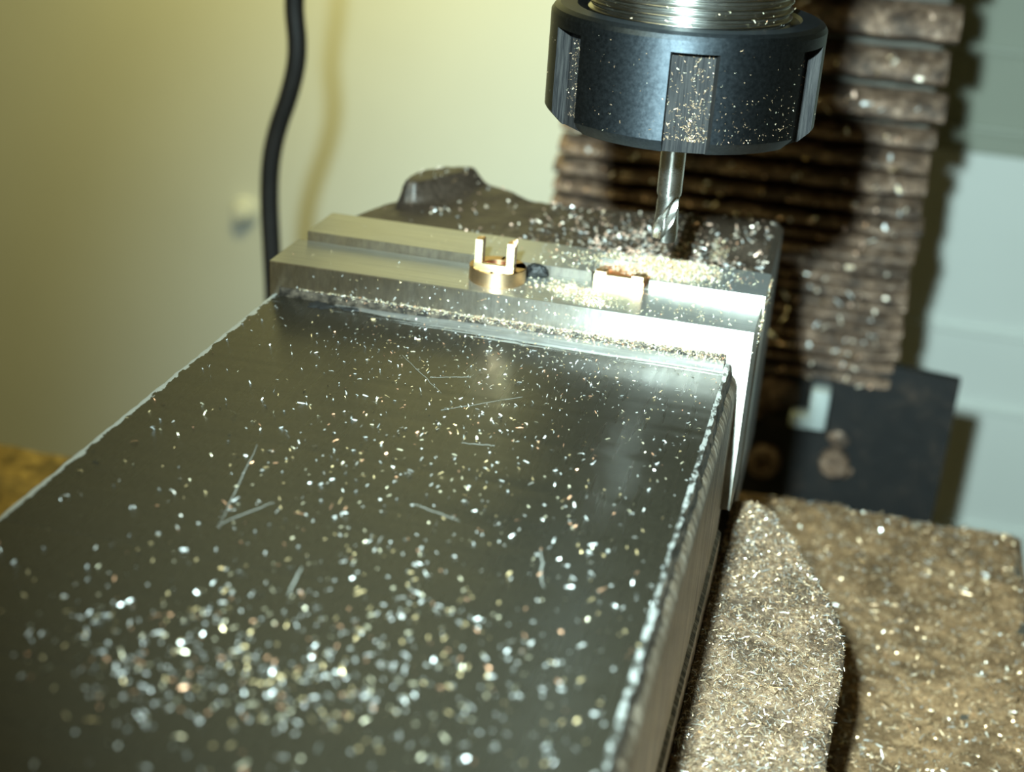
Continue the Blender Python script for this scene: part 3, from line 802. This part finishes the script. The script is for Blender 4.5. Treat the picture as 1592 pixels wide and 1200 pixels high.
def on_plates():
    x, y = U(3, 99), U(0.5, 30)
    if (x - RX) ** 2 + (y - RY) ** 2 < 37 or (64 < x < 77 and 15 < y < 26) or (15 < y < 16): return None
    if x < 38 and random.random() < .8: return None
    return (x, y, topz(x, y)), UP, 0.8
o = scatter('fine_chips', 240, on_plates, (0.3, 0.7), (0.12, 0.26), M['chips_gold'], org=(60, 15, 0)); tag(o, 'stray chips dotted over the steel jaw tops', 'swarf', kind='stuff')
def end_clump():
    y = U(16, 30) if random.random() < .7 else U(2, 14)
    if random.random() < .6: y = g(27, 2.2) if random.random() < .6 else g(12, 1.6)
    return (100.35, y, U(-2.6, 1.4) + (0 if y > 15 else -1.6)), Vector((1, 0, 0)), 1.0
o = scatter('swarf_clump', 190, end_clump, (0.3, 1.0), (0.15, 0.35), M['chips_gold'], org=(100.3, 20, 0), tilt=0.9); tag(o, 'small swarf clump stuck to the right end of the jaws', 'swarf', kind='stuff')
def in_pocket():
    x, y = 84.6 + abs(g(0, 2.6)), U(48.5, 65)
    if x > 96: return None
    return (x, y, cz(x, y)), UP, 1.0
o = scatter('pocket_swarf', 260, in_pocket, (0.4, 1.0), (0.2, 0.4), M['chips_gold'], org=(88, 56, -5)); tag(o, 'swarf caught in the corner pocket of the rear casting', 'swarf', kind='stuff')
# swarf stuck on the nut
def on_nut():
    s_ = random.random()
    if s_ < .40:       # front slot, thick low and right
        oc = offs[0]; w_ = U(-1, 1) if random.random() < .5 else abs(g(.3, .4)); z = ZN0 + 2.4 + 16 * random.random() ** 2.0
    elif s_ < .62: oc = offs[5]; w_ = g(-.1, .42); z = ZN0 + 2.4 + 14 * random.random() ** 1.1
    elif s_ < .72: oc = offs[1]; w_ = U(-1, 1); z = ZN0 + 2.5 + 15 * random.random()
    else:
        a = U(-PI, 0); z = ZN0 + 2.7 + 17 * random.random() ** 1.4
        if random.random() < .5: a = U(-1.2, -.3); z = ZN0 + 3 + 8 * random.random() ** 1.3
        for oc in offs:
            if abs((a - oc + PI) % (2 * PI) - PI) < ah + .02: return None
        d = Vector((math.cos(a), math.sin(a), 0)); return (AX + RN * d.x, AY + RN * d.y, z), d, .55
    if abs(w_) > .93: return None
    d = Vector((math.cos(oc), math.sin(oc), 0)); t_ = Vector((-d.y, d.x, 0))
    p = Vector((AX, AY, z)) + d * (RN - depth) + t_ * (w_ * sw_); p.z = z
    return p, d, .75
o = scatter('nut_chips', 1000, on_nut, (0.2, 0.7), (0.07, 0.17), M['chips_nut'], org=(AX, AY - 23, 45), tilt=0.5); tag(o, 'brass specks stuck to the black nut and in its slots', 'swarf', kind='stuff')
def on_thread():
    a = U(-PI, 0); return (AX + 18.8 * math.cos(a), AY + 18.8 * math.sin(a), ZN1 + U(0, 9)), Vector((math.cos(a), math.sin(a), 0)), .8
o = scatter('thread_chips', 60, on_thread, (0.3, 0.8), (0.2, 0.4), M['chips_gold'], org=(AX, AY - 18, 62)); tag(o, 'a few brass specks on the steel thread above the nut', 'swarf', kind='stuff')
# heaped flakes over the vise base shoulder and the table
def on_base():
    y = U(-120, 29); xr = base_right(y); u = random.random(); x = 98.95 + (xr - 98.95) * u
    return (x, y, bz(x, y, u)), UP, 1.0
o = scatter('heaped_swarf', 24000, on_base, (0.4, 1.5), (0.07, 0.2), M['chips_heap'], org=(112, -30, -52), tilt=0.6, curl=(0, .5)); tag(o, 'thick brass swarf covering the vise base right of the block', 'swarf', kind='stuff')
def on_table():
    x, y = U(104, 174), U(-80, 114)
    if x < base_right(y) + 1 and y < 30: return None
    return (x, y, tz(x, y)), UP, 1.3
o = scatter('table_swarf', 11000, on_table, (0.4, 1.5), (0.12, 0.32), M['chips_heap'], org=(140, 40, -90), tilt=0.6, curl=(0, .5)); tag(o, 'loose brown swarf spread over the table behind the vise base', 'swarf', kind='stuff')
def on_folds():
    i = random.choice(range(5, len(gaps) - 1)); z1, z0 = gaps[i], gaps[i + 1]
    return (U(22, 133), 199.5, z0 + (z1 - z0) * U(.3, .8)), Vector((0, -1, .3)), 1.8
o = scatter('cover_swarf', 450, on_folds, (0.5, 1.4), (0.3, 0.8), M['chips_pink'], org=(79, 199, -30), tilt=.7); tag(o, 'coppery specks stuck on the pleated way cover', 'swarf', kind='stuff')
